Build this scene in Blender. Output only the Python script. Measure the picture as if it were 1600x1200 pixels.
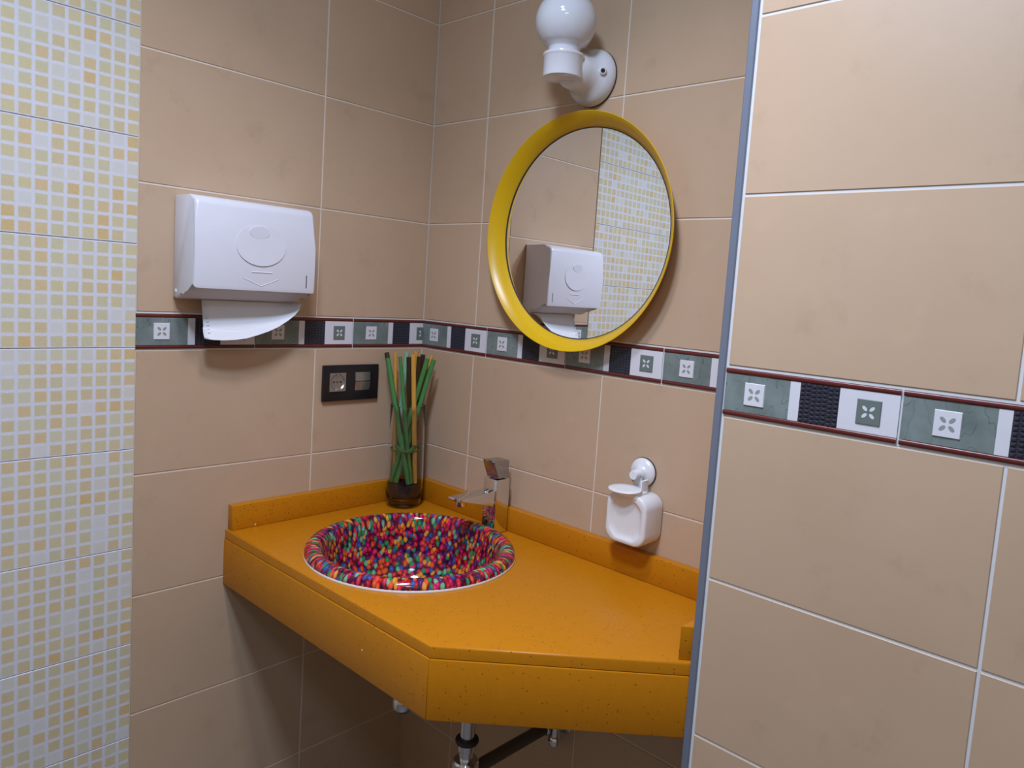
import bpy, bmesh, math, random
from mathutils import Vector, Matrix

# ------------------------------------------------------------------ camera, world, lights, exposure
SC = bpy.context.scene
COL = SC.collection
for o in list(bpy.data.objects):
    bpy.data.objects.remove(o)

cam_data = bpy.data.cameras.new('camera')
cam = bpy.data.objects.new('camera', cam_data)
COL.objects.link(cam)
yaw, pitch, roll = -0.7439, -0.0970, 0.0677
fwd = Vector((math.sin(yaw) * math.cos(pitch), math.cos(yaw) * math.cos(pitch), math.sin(pitch)))
r0 = Vector((math.cos(yaw), -math.sin(yaw), 0))
u0 = r0.cross(fwd)
rr = math.cos(roll) * r0 + math.sin(roll) * u0
uu = -math.sin(roll) * r0 + math.cos(roll) * u0
M = Matrix((rr, uu, -fwd)).transposed().to_4x4()
M.translation = (1.5317, -1.2553, 1.4095)
cam.matrix_world = M
cam_data.sensor_fit = 'HORIZONTAL'
cam_data.sensor_width = 36
cam_data.lens = 1161.3 / 1600 * 36
cam_data.shift_x = -21.41 / 1600
cam_data.shift_y = -28.01 / 1600
cam_data.clip_start = 0.02
SC.camera = cam

world = bpy.data.worlds.new('world')
SC.world = world
world.use_nodes = True
world.node_tree.nodes['Background'].inputs[0].default_value = (0.9, 0.95, 1, 1)
world.node_tree.nodes['Background'].inputs[1].default_value = 0.05

def area_light(name, loc, size, power, colour, spread):
    d = bpy.data.lights.new(name, 'AREA')
    d.shape = 'SQUARE'
    d.size = size
    d.energy = power
    d.color = colour
    d.spread = math.radians(spread)
    o = bpy.data.objects.new(name, d)
    o.location = loc
    COL.objects.link(o)
    return o
COOL = (0.565, 0.735, 1.0)
area_light('ceiling_light_main', (1.06, -1.12, 2.46), 0.20, 23.5, COOL, 180)
area_light('niche_fill_light', (0.84, -0.82, 2.46), 0.16, 6.6, (0.92, 0.86, 1.0), 120)  # added light to brighten the counter and the mid walls of the niche
area_light('room_fill_light', (2.0, -1.75, 2.46), 0.30, 10, (0.48, 0.70, 1.0), 180)  # added fill for the right and left walls, no known lamp

SC.view_settings.view_transform = 'Standard'
SC.view_settings.look = 'None'
SC.view_settings.exposure = 0.0
SC.view_settings.gamma = 1.0
SC.view_settings.use_curve_mapping = False

# ------------------------------------------------------------------ materials
def lin(r, g, b):
    f = lambda c: (c / 255 / 12.92) if c / 255 <= 0.04045 else ((c / 255 + 0.055) / 1.055) ** 2.4
    return (f(r), f(g), f(b), 1)

class NT:
    def __init__(s, name):
        s.m = bpy.data.materials.new(name)
        s.m.use_nodes = True
        s.t = s.m.node_tree
        s.b = s.t.nodes['Principled BSDF']
    def n(s, typ, **kw):
        x = s.t.nodes.new(typ)
        for k, v in kw.items():
            setattr(x, k, v)
        return x
    def l(s, a, b):
        s.t.links.new(a, b)
    def math(s, op, a, b=None, c=None):
        x = s.n('ShaderNodeMath', operation=op)
        for i, v in enumerate((a, b, c)):
            if v is None:
                continue
            if isinstance(v, (int, float)):
                x.inputs[i].default_value = v
            else:
                s.l(v, x.inputs[i])
        return x.outputs[0]
    def mix(s, f, a, b, mode='MIX'):
        x = s.n('ShaderNodeMix', data_type='RGBA', blend_type=mode)
        for i, v in ((0, f), (6, a), (7, b)):
            if isinstance(v, (int, float)):
                x.inputs[i].default_value = v
            elif isinstance(v, tuple):
                x.inputs[i].default_value = v
            else:
                s.l(v, x.inputs[i])
        return x.outputs[2]
    def ramp(s, f, stops, interp='LINEAR'):
        x = s.n('ShaderNodeValToRGB')
        cr = x.color_ramp
        cr.interpolation = interp
        while len(cr.elements) < len(stops):
            cr.elements.new(0.5)
        for e, (p, c) in zip(cr.elements, stops):
            e.position = p
            e.color = c
        s.l(f, x.inputs[0])
        return x.outputs[0]
    def coord(s, out='Object'):
        return s.n('ShaderNodeTexCoord').outputs[out]
    def noise(s, vec, scale, detail=4, rough=0.5):
        x = s.n('ShaderNodeTexNoise')
        x.inputs['Scale'].default_value = scale
        x.inputs['Detail'].default_value = detail
        x.inputs['Roughness'].default_value = rough
        if vec is not None:
            s.l(vec, x.inputs['Vector'])
        return x.outputs[0]
    def bump(s, h, strength=0.2, dist=0.001):
        x = s.n('ShaderNodeBump')
        x.inputs['Strength'].default_value = strength
        x.inputs['Distance'].default_value = dist
        s.l(h, x.inputs['Height'])
        s.l(x.outputs[0], s.b.inputs['Normal'])
    def set(s, **kw):
        for k, v in kw.items():
            s.b.inputs[k.replace('_', ' ')].default_value = v
        return s

def plain(name, col, rough=0.5, metal=0.0, **kw):
    t = NT(name)
    # a faint mottle keeps every surface from being perfectly uniform
    nz = t.noise(t.coord(), 35, 3)
    dark = tuple(c * 0.94 for c in col[:3]) + (1,)
    t.l(t.mix(nz, dark, col), t.b.inputs['Base Color'])
    t.set(Roughness=rough, Metallic=metal)
    for k, v in kw.items():
        t.b.inputs[k.replace('_', ' ')].default_value = v
    return t.m

def mat_tile():
    t = NT('beige_ceramic')
    co = t.coord()
    a = t.noise(co, 2.2, 5, 0.55)
    b = t.noise(co, 14, 6, 0.65)
    base = t.ramp(a, [(0.3, (0.505, 0.350, 0.224, 1)), (0.7, (0.572, 0.406, 0.268, 1))])
    vein = t.ramp(b, [(0.30, (0.93, 0.92, 0.91, 1)), (0.42, (1, 1, 1, 1)), (0.6, (1, 1, 1, 1)), (0.75, (1.05, 1.05, 1.05, 1))])
    t.l(t.mix(1.0, base, vein, 'MULTIPLY'), t.b.inputs['Base Color'])
    t.set(Roughness=0.42)
    t.bump(b, 0.04, 0.002)
    return t.m

def mat_mosaic():
    t = NT('printed_mosaic')
    co = t.coord()
    sx = t.n('ShaderNodeSeparateXYZ')
    t.l(co, sx.inputs[0])
    PW, PH = 0.0248, 0.025
    u = t.math('DIVIDE', t.math('ADD', sx.outputs[1], 0.7127 - 0.0020), PW)   # counted from the edge
    v = t.math('DIVIDE', t.math('SUBTRACT', sx.outputs[2], 0.2540), PH)
    fu, fv = t.math('FRACT', u), t.math('FRACT', v)
    iu, iv = t.math('FLOOR', u), t.math('FLOOR', v)
    wob = t.math('MULTIPLY', t.math('SUBTRACT', t.noise(co, 220, 2), 0.5), 0.10)
    du = t.math('ADD', t.math('ABSOLUTE', t.math('SUBTRACT', fu, 0.5)), wob)
    dv = t.math('ADD', t.math('ABSOLUTE', t.math('SUBTRACT', fv, 0.5)), wob)
    m = t.math('MAXIMUM', du, dv)
    mr = t.n('ShaderNodeMapRange', interpolation_type='SMOOTHSTEP')
    t.l(m, mr.inputs[0])
    mr.inputs[1].default_value = 0.33
    mr.inputs[2].default_value = 0.44
    mr.inputs[3].default_value = 1
    mr.inputs[4].default_value = 0
    cv = t.n('ShaderNodeCombineXYZ')
    t.l(iu, cv.inputs[0]); t.l(iv, cv.inputs[1])
    wn = t.n('ShaderNodeTexWhiteNoise', noise_dimensions='2D')
    t.l(cv.outputs[0], wn.inputs['Vector'])
    cell = t.ramp(wn.outputs[0], [(0.0, lin(202, 188, 142)), (0.22, lin(200, 182, 138)), (0.42, lin(196, 188, 148)), (0.58, lin(206, 180, 130)),
                                  (0.70, lin(200, 194, 164)), (0.83, lin(204, 202, 192)), (0.91, lin(206, 206, 204)), (0.96, lin(204, 172, 110))], 'CONSTANT')
    grain = t.noise(co, 160, 4, 0.7)
    cell = t.mix(t.math('MULTIPLY', grain, 0.35), cell, lin(230, 222, 200))
    ground = t.mix(t.noise(co, 90, 4), lin(208, 208, 214), lin(220, 220, 226))
    t.l(t.mix(mr.outputs[0], ground, cell), t.b.inputs['Base Color'])
    t.set(Roughness=0.28)
    return t.m

def mat_quartz():
    t = NT('ochre_quartz')
    co = t.coord()
    def specks(scale, thr, seed, size=0.22):
        v = t.n('ShaderNodeTexVoronoi')
        v.inputs['Scale'].default_value = scale
        mp = t.n('ShaderNodeMapping')
        mp.inputs['Location'].default_value = (seed, seed * 2, seed)
        t.l(co, mp.inputs[0]); t.l(mp.outputs[0], v.inputs['Vector'])
        sep = t.n('ShaderNodeSeparateColor'); t.l(v.outputs['Color'], sep.inputs[0])
        near = t.math('LESS_THAN', v.outputs['Distance'], size)
        return t.math('MULTIPLY', near, t.math('LESS_THAN', sep.outputs[0], thr))
    base = t.mix(t.noise(co, 60, 5, 0.7), (0.475, 0.166, 0.0042, 1), (0.555, 0.208, 0.0065, 1))
    c = t.mix(specks(170, 0.16, 1.3), base, (0.24, 0.075, 0.004, 1))
    c = t.mix(specks(320, 0.12, 4.1), c, (0.33, 0.12, 0.01, 1))
    c = t.mix(specks(26, 0.05, 7.7, 0.045), c, (0.95, 0.88, 0.7, 1))  # glints of the stone put into the colour as sparse pale specks
    t.l(c, t.b.inputs['Base Color'])
    t.set(Roughness=0.32)
    t.b.inputs['Specular IOR Level'].default_value = 0.22
    return t.m

def mat_candy():
    t = NT('candy_print_glaze')
    uv = t.n('ShaderNodeUVMap', uv_map='print')
    v = t.n('ShaderNodeTexVoronoi', voronoi_dimensions='2D')
    v.inputs['Scale'].default_value = 98
    v.inputs['Randomness'].default_value = 1.0
    nz = t.n('ShaderNodeTexNoise', noise_dimensions='2D')
    nz.inputs['Scale'].default_value = 70; nz.inputs['Detail'].default_value = 2
    t.l(uv.outputs[0], nz.inputs['Vector'])
    off = t.n('ShaderNodeVectorMath', operation='MULTIPLY_ADD')
    t.l(nz.outputs[1], off.inputs[0])
    off.inputs[1].default_value = (0.007, 0.007, 0)
    t.l(uv.outputs[0], off.inputs[2])
    t.l(off.outputs[0], v.inputs['Vector'])
    sep = t.n('ShaderNodeSeparateColor'); t.l(v.outputs['Color'], sep.inputs[0])
    hues = [(0.0, lin(206, 22, 92)), (0.13, lin(186, 24, 40)), (0.25, lin(228, 84, 38)), (0.39, lin(220, 152, 48)),
            (0.50, lin(36, 138, 80)), (0.61, lin(112, 178, 138)), (0.69, lin(46, 84, 148)), (0.77, lin(86, 40, 106)),
            (0.84, lin(120, 10, 48)), (0.92, lin(208, 50, 66))]
    c = t.ramp(sep.outputs[0], hues, 'CONSTANT')
    sh = t.n('ShaderNodeMapRange'); t.l(v.outputs['Distance'], sh.inputs[0])
    sh.inputs[1].default_value = 0.34; sh.inputs[2].default_value = 0.66
    sh.inputs[3].default_value = 0.0; sh.inputs[4].default_value = 1.0
    v2 = t.n('ShaderNodeTexVoronoi', voronoi_dimensions='2D')
    v2.inputs['Scale'].default_value = 128
    t.l(off.outputs[0], v2.inputs['Vector'])
    sep2 = t.n('ShaderNodeSeparateColor'); t.l(v2.outputs['Color'], sep2.inputs[0])
    under = t.ramp(sep2.outputs[1], [(0.0, lin(92, 8, 44)), (0.25, lin(40, 12, 46)), (0.45, lin(104, 16, 26)), (0.6, lin(22, 40, 56)), (0.75, lin(74, 10, 60)), (0.9, lin(100, 40, 26))], 'CONSTANT')
    c = t.mix(sh.outputs[0], c, under)
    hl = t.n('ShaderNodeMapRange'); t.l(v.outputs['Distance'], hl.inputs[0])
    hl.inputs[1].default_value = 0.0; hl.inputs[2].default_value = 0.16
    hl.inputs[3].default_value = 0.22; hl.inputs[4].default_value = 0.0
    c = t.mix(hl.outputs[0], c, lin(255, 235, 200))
    t.l(c, t.b.inputs['Base Color'])
    t.set(Roughness=0.09)
    t.b.inputs['Specular IOR Level'].default_value = 0.45
    return t.m

def mat_marble():
    t = NT('green_marble_print')
    co = t.coord()
    w = t.noise(co, 16, 6, 0.6)
    base = t.ramp(w, [(0.3, lin(100, 112, 107)), (0.7, lin(132, 144, 140))])
    wave = t.n('ShaderNodeTexNoise')
    wave.inputs['Scale'].default_value = 26; wave.inputs['Detail'].default_value = 2
    mp = t.n('ShaderNodeMapping'); mp.inputs['Scale'].default_value = (1.8, 1.8, 0.7)
    t.l(co, mp.inputs[0]); t.l(mp.outputs[0], wave.inputs['Vector'])
    line = t.math('ABSOLUTE', t.math('SUBTRACT', wave.outputs[0], 0.5))
    vein = t.math('LESS_THAN', line, 0.006)
    c = t.mix(t.math('MULTIPLY', vein, 0.55), base, lin(70, 82, 76))
    t.l(c, t.b.inputs['Base Color'])
    t.set(Roughness=0.35)
    return t.m

def mat_stick(name, a, b):
    t = NT(name)
    mp = t.n('ShaderNodeMapping'); mp.inputs['Scale'].default_value = (1, 1, 0.06)
    t.l(t.coord(), mp.inputs[0])
    nz = t.noise(mp.outputs[0], 260, 4, 0.6)
    t.l(t.mix(nz, a, b), t.b.inputs['Base Color'])
    t.set(Roughness=0.5)
    t.bump(nz, 0.3, 0.001)
    return t.m

TILE = mat_tile()
GROUT = plain('cream_grout', (0.76, 0.67, 0.56, 1), 0.85)
WGROUT = plain('white_grout', (0.70, 0.69, 0.68, 1), 0.8)
MOSAIC = mat_mosaic()
QUARTZ = mat_quartz()
CANDY = mat_candy()
MARBLE = mat_marble()
BWHITE = plain('border_white_glaze', (0.72, 0.71, 0.74, 1), 0.3)
BBLACK = plain('border_black_relief', (0.030, 0.031, 0.046, 1), 0.3)
MAHOG = plain('border_mahogany_glaze', lin(98, 38, 34), 0.3)
PETALG = plain('border_grey_petal', lin(146, 152, 148), 0.35)
GREENSQ = plain('border_grey_green_square', lin(108, 120, 114), 0.3)
ALU = plain('satin_aluminium', lin(132, 140, 156), 0.36, 0.4)
PLASTIC = plain('white_abs_plastic', (0.74, 0.74, 0.79, 1), 0.28)
PLASTIC2 = plain('white_soap_plastic', (0.80, 0.80, 0.80, 1), 0.3)
SLOT = plain('dark_slot', (0.10, 0.10, 0.12, 1), 0.6)
PAPER = plain('white_paper_towel', (0.78, 0.78, 0.80, 1), 0.9)
PAPERM = plain('embossed_paper_mark', (0.50, 0.50, 0.53, 1), 0.9)
BLACK = plain('black_plastic', (0.011, 0.011, 0.014, 1), 0.3)
SILVER = plain('brushed_silver', lin(168, 166, 164), 0.24, 0.8)
HOLE = plain('dark_hole', (0.004, 0.004, 0.004, 1), 0.8)
YELLOW = plain('yellow_lacquer', (0.72, 0.44, 0.006, 1), 0.3)
PORC = plain('white_porcelain', (0.74, 0.75, 0.79, 1), 0.12)
OPAL = plain('opal_glass', (0.70, 0.72, 0.76, 1), 0.07)
SEAL = plain('dark_rubber_seal', (0.03, 0.025, 0.03, 1), 0.6)
CHROME = plain('chrome', (0.80, 0.80, 0.82, 1), 0.06, 1.0)
REFLCHROME = plain('dark_reflection_chrome', (0.46, 0.48, 0.51, 1), 0.16, 1.0)  # lever's dark reflections put into a greyer base colour
CHROME2 = plain('pipe_chrome', (0.78, 0.81, 0.86, 1), 0.16, 1.0)
SHADEPIPE = plain('shaded_pipe_metal', (0.13, 0.115, 0.10, 1), 0.4, 0.6)  # shade on the waste pipe put into a darker base colour
SOIL = plain('dark_vase_fill', (0.022, 0.012, 0.014, 1), 0.6)
CERAM = plain('basin_white_ceramic', (0.82, 0.80, 0.78, 1), 0.15)
PAINT = plain('ceiling_white_paint', (0.78, 0.77, 0.75, 1), 0.9)
FLOORT = plain('grey_floor_ceramic', (0.13, 0.11, 0.095, 1), 0.5)
RAFFIA = plain('green_raffia', lin(70, 112, 52), 0.7)

def mat_mirror():
    t = NT('silvered_mirror')
    t.set(Metallic=1.0, Roughness=0.005)
    t.b.inputs['Base Color'].default_value = (0.93, 0.94, 0.95, 1)
    return t.m
MIRROR = mat_mirror()
def mat_glass():
    t = NT('clear_glass')
    t.set(Roughness=0.0, IOR=1.38)
    t.b.inputs['Base Color'].default_value = (0.97, 0.985, 0.98, 1)
    t.b.inputs['Transmission Weight'].default_value = 1.0
    return t.m
GLASS = mat_glass()

# ------------------------------------------------------------------ mesh helpers
def box(bm, lo, hi, bevel=0.0, seg=2, mi=0):
    vs = [bm.verts.new((x, y, z)) for z in (lo[2], hi[2]) for y in (lo[1], hi[1]) for x in (lo[0], hi[0])]
    fs = [(0, 2, 3, 1), (4, 5, 7, 6), (0, 1, 5, 4), (2, 6, 7, 3), (0, 4, 6, 2), (1, 3, 7, 5)]
    faces = [bm.faces.new([vs[i] for i in f]) for f in fs]
    for f in faces:
        f.material_index = mi
    if bevel:
        es = {e for f in faces for e in f.edges}
        bmesh.ops.bevel(bm, geom=list(es), offset=bevel, segments=seg, profile=0.5, affect='EDGES', material=mi)

def lathe(bm, prof, fr, seg=48, mi=0, cap0=False, cap1=False):
    """prof = [(radius, height)], fr(x, y, h) -> point"""
    rings = []
    for r, h in prof:
        if r < 1e-6:
            rings.append([bm.verts.new(fr(0, 0, h))])
        else:
            rings.append([bm.verts.new(fr(r * math.cos(2 * math.pi * i / seg), r * math.sin(2 * math.pi * i / seg), h)) for i in range(seg)])
    for a, b in zip(rings, rings[1:]):
        for i in range(seg):
            j = (i + 1) % seg
            if len(a) == 1 and len(b) == 1:
                continue
            q = [a[0], b[j], b[i]] if len(a) == 1 else [a[i], a[j], b[0]] if len(b) == 1 else [a[i], a[j], b[j], b[i]]
            f = bm.faces.new(q); f.material_index = mi
    if cap0 and len(rings[0]) > 1:
        bm.faces.new(rings[0][::-1]).material_index = mi
    if cap1 and len(rings[-1]) > 1:
        bm.faces.new(rings[-1]).material_index = mi
    return rings

def zf(x0, y0, z0=0.0):
    return lambda x, y, h: Vector((x0 + x, y0 + y, z0 + h))
def yf(x0, z0, y0=0.0):                    # axis towards -y (out of the back wall)
    return lambda x, y, h: Vector((x0 + x, y0 - h, z0 + y))
def xf(y0, z0, x0=0.0):                    # axis towards +x (out of the left wall)
    return lambda x, y, h: Vector((x0 + h, y0 + x, z0 + y))

def tube(bm, pts, r, seg=16, caps=True, sx=1.0, mi=0):
    pts = [Vector(p) for p in pts]
    rings = []
    t0 = (pts[1] - pts[0]).normalized()
    ref = Vector((0, 0, 1)) if abs(t0.z) < 0.9 else Vector((1, 0, 0))
    nrm = (ref - t0 * ref.dot(t0)).normalized()
    for i, p in enumerate(pts):
        t = (pts[min(i + 1, len(pts) - 1)] - pts[max(i - 1, 0)]).normalized()
        nrm = (nrm - t * nrm.dot(t)).normalized()
        bi = t.cross(nrm)
        rad = r[i] if isinstance(r, (list, tuple)) else r
        rings.append([bm.verts.new(p + nrm * rad * math.cos(2 * math.pi * k / seg) + bi * rad * sx * math.sin(2 * math.pi * k / seg)) for k in range(seg)])
    for a, b in zip(rings, rings[1:]):
        for i in range(seg):
            j = (i + 1) % seg
            bm.faces.new([a[i], a[j], b[j], b[i]]).material_index = mi
    if caps:
        bm.faces.new(rings[0][::-1]).material_index = mi
        bm.faces.new(rings[-1]).material_index = mi

def prism(bm, poly, fr, d0, d1, bevel=0.0, seg=2, mi=0):
    """poly in 2D, fr(u, v, d) -> point; extruded from d0 to d1"""
    a = [bm.verts.new(fr(u, v, d0)) for u, v in poly]
    b = [bm.verts.new(fr(u, v, d1)) for u, v in poly]
    n = len(poly)
    fs = [bm.faces.new(a[::-1]), bm.faces.new(b)]
    fs += [bm.faces.new([a[i], a[(i + 1) % n], b[(i + 1) % n], b[i]]) for i in range(n)]
    for f in fs:
        f.material_index = mi
    if bevel:
        es = [e for e in {e for f in fs[:2] for e in f.edges}]
        bmesh.ops.bevel(bm, geom=es, offset=bevel, segments=seg, profile=0.5, affect='EDGES', material=mi)

def rrect(u0, u1, v0, v1, r, n=6):
    out = []
    for cx, cy, a0 in ((u1 - r, v0 + r, -90), (u1 - r, v1 - r, 0), (u0 + r, v1 - r, 90), (u0 + r, v0 + r, 180)):
        for k in range(n + 1):
            a = math.radians(a0 + 90 * k / n)
            out.append((cx + r * math.cos(a), cy + r * math.sin(a)))
    return out

def ellipse(cu, cv, a, b, n=32, rot=0.0):
    out = []
    for k in range(n):
        t = 2 * math.pi * k / n
        x, y = a * math.cos(t), b * math.sin(t)
        out.append((cu + x * math.cos(rot) - y * math.sin(rot), cv + x * math.sin(rot) + y * math.cos(rot)))
    return out

ORIG = {}
def ob(name, bm, mats, parent=None, smooth=35):
    bmesh.ops.recalc_face_normals(bm, faces=bm.faces)
    me = bpy.data.meshes.new(name)
    bm.to_mesh(me); bm.free()
    for m in (mats if isinstance(mats, (list, tuple)) else [mats]):
        me.materials.append(m)
    o = bpy.data.objects.new(name, me)
    COL.objects.link(o)
    if parent is not None:
        org = ORIG[parent.name]
        o.parent = parent
    else:
        xs = [v.co for v in me.vertices]
        lo = [min(c[i] for c in xs) for i in range(3)]; hi = [max(c[i] for c in xs) for i in range(3)]
        org = Vector(((lo[0] + hi[0]) / 2, (lo[1] + hi[1]) / 2, lo[2]))
        o.location = org
    me.transform(Matrix.Translation(-org))
    ORIG[o.name] = org
    if smooth:
        for p in me.polygons:
            p.use_smooth = True
        me.set_sharp_from_angle(angle=math.radians(smooth))
    return o

def empty(name, loc):
    o = bpy.data.objects.new(name, None)
    o.location = loc
    o.empty_display_size = 0.05
    COL.objects.link(o)
    ORIG[o.name] = Vector(loc)
    return o

def tag(o, label, cat, group=None, kind=None):
    o['label'] = label
    o['category'] = cat
    if group: o['group'] = group
    if kind: o['kind'] = kind
    return o

def struct(o, label=None):
    o['kind'] = 'structure'
    if label:
        o['label'] = label
    return o

def part_label(o, label):
    o['label'] = label
    return o

# ------------------------------------------------------------------ the setting
ROOM_X, ROOM_Y, ROOM_Z = 2.45, -2.30, 2.48
YC = -0.2479                # face of the projecting right wall
XN = 0.9945                 # face of the niche's side wall
EDGE = -0.7127              # where the mosaic tiles begin on the left wall
BT, BB = 1.3236, 1.2493     # top and bottom of the decorative border
ROWS_UP = [BT, 1.5716, 1.8216, 2.0716, 2.3216, ROOM_Z]
ROWS_DN = [0.0, 0.2493, 0.4993, 0.7493, 0.9993, BB]
G = 0.0017                  # half a grout line
DEP = 0.0016                # tile thickness above the grout

fA = lambda u, v, d: Vector((d, u, v))               # left wall: u = y
fB = lambda u, v, d: Vector((u, -d, v))              # back wall: u = x
fC = lambda u, v, d: Vector((u, YC - d, v))          # right wall: u = x
fN = lambda u, v, d: Vector((XN - d, u, v))          # niche side: u = y

def tile(bm, fr, u0, u1, v0, v1, top=0.0, g=G, mi=1, c=0.0007):
    u0 += g; u1 -= g; v0 += g; v1 -= g
    if u1 - u0 < 0.002 or v1 - v0 < 0.002:
        return
    ring = lambda i, d: [bm.verts.new(fr(a, b, d)) for a, b in ((u0 + i, v0 + i), (u1 - i, v0 + i), (u1 - i, v1 - i), (u0 + i, v1 - i))]
    a, b, t = ring(0, top - DEP - 0.0004), ring(0, top - c), ring(c, top)
    for p, q in ((a, b), (b, t)):
        for i in range(4):
            j = (i + 1) % 4
            bm.faces.new([p[i], p[j], q[j], q[i]]).material_index = mi
    bm.faces.new(t).material_index = mi

def tiled(bm, fr, cols, rows, **kw):
    for a, b in zip(cols, cols[1:]):
        for c, d in zip(rows, rows[1:]):
            tile(bm, fr, a, b, c, d, **kw)

# left wall, beige part
bm = bmesh.new()
box(bm, (-0.12, EDGE, 0), (-DEP, 0.12, ROOM_Z))
colsA = [EDGE, -0.3176, 0.0]
tiled(bm, fA, colsA, ROWS_UP); tiled(bm, fA, colsA, ROWS_DN)
struct(ob('wall_left', bm, [GROUT, TILE], smooth=0), 'beige tiled left wall of the niche')

# left wall, mosaic part
bm = bmesh.new()
box(bm, (-0.12, ROOM_Y - 0.12, 0), (-DEP, EDGE, ROOM_Z))
rowsD = [0.0] + [0.2540 - 0.0 + 0.2 * k for k in range(-1, 12) if 0.0 < 0.2540 + 0.2 * k < ROOM_Z] + [ROOM_Z]
colsD = [EDGE - 0.3977 * k for k in range(0, 5)][::-1]
colsD[0] = ROOM_Y
tiled(bm, fA, [c for c in colsD], rowsD, top=0.0022, g=0.0005, c=0.0009)
o = struct(ob('wall_left_mosaic', bm, [WGROUT, MOSAIC], smooth=0), 'white and yellow mosaic tiled wall at the left edge')
# keep the printed grid in room coordinates
o.data.transform(Matrix.Translation(o.location)); o.location = (0, 0, 0)

# back wall of the niche
bm = bmesh.new()
box(bm, (-0.12 + 0.12, DEP, 0), (XN + 0.12, 0.12, ROOM_Z))
colsB = [0.0, 0.1989, 0.5965, XN]
tiled(bm, fB, colsB, ROWS_UP); tiled(bm, fB, colsB, ROWS_DN)
struct(ob('wall_back', bm, [GROUT, TILE], smooth=0), 'beige tiled back wall of the niche')

# projecting wall on the right (its niche side is tiled too)
bm = bmesh.new()
box(bm, (XN + DEP, YC + DEP, 0), (ROOM_X + 0.12, DEP, ROOM_Z))
X0 = XN + 0.0145
tiled(bm, fC, [X0, 1.3736, 1.7736, 2.1736, ROOM_X], ROWS_UP, g=0.0021)
tiled(bm, fC, [X0, 1.3705, 1.7705, 2.1705, ROOM_X], ROWS_DN, g=0.0021)
tiled(bm, fN, [YC + 0.002, 0.0], ROWS_UP); tiled(bm, fN, [YC + 0.002, 0.0], ROWS_DN)
struct(ob('wall_right', bm, [WGROUT, TILE], smooth=0), 'beige tiled wall projecting at the right')

# metal corner trim
bm = bmesh.new()
prism(bm, [(XN - 0.0004, YC + 0.010), (XN - 0.0004, YC - 0.0004), (XN + 0.0012, YC - 0.0018), (XN + 0.0105, YC - 0.0018), (XN + 0.0118, YC - 0.0004), (XN + 0.0118, YC + 0.003), (XN + 0.0025, YC + 0.003), (XN + 0.0025, YC + 0.010)],
      lambda u, v, d: Vector((u, v, d)), 0.0, ROOM_Z)
struct(ob('trim_1', bm, ALU, smooth=30), 'grey metal corner strip between niche and right wall')

# floor, ceiling, the rest of the room
bm = bmesh.new()
box(bm, (-0.12, ROOM_Y - 0.12, -0.12), (ROOM_X + 0.12, 0.12, -DEP))
for i in range(7):
    for j in range(7):
        tile(bm, lambda u, v, d: Vector((u, v, d)), 0.4 * i, min(0.4 * i + 0.4, ROOM_X), max(-0.4 * j - 0.4, ROOM_Y), -0.4 * j)
struct(ob('floor', bm, [GROUT, FLOORT], smooth=0))
bm = bmesh.new(); box(bm, (-0.12, ROOM_Y - 0.12, ROOM_Z), (ROOM_X + 0.12, 0.12, ROOM_Z + 0.1))
struct(ob('ceiling', bm, PAINT, smooth=0))
bm = bmesh.new(); box(bm, (ROOM_X, ROOM_Y - 0.12, 0), (ROOM_X + 0.12, YC, ROOM_Z))
tiled(bm, lambda u, v, d: Vector((ROOM_X - d - 0.0002, u, v)), [ROOM_Y, -1.85, -1.45, -1.05, -0.65, YC], [0, .25, .5, .75, 1, 1.25, 1.5, 1.75, 2.0, 2.25, ROOM_Z], top=DEP)
struct(ob('wall_far_right', bm, [GROUT, TILE], smooth=0))
bm = bmesh.new(); box(bm, (0.0, ROOM_Y - 0.12, 0), (ROOM_X, ROOM_Y, ROOM_Z))
tiled(bm, lambda u, v, d: Vector((u, ROOM_Y + d + 0.0002, v)), [0, .4, .8, 1.2, 1.6, 2.0, ROOM_X], [0, .25, .5, .75, 1, 1.25, 1.5, 1.75, 2.0, 2.25, ROOM_Z], top=DEP)
struct(ob('wall_behind', bm, [GROUT, TILE], smooth=0))

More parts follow.
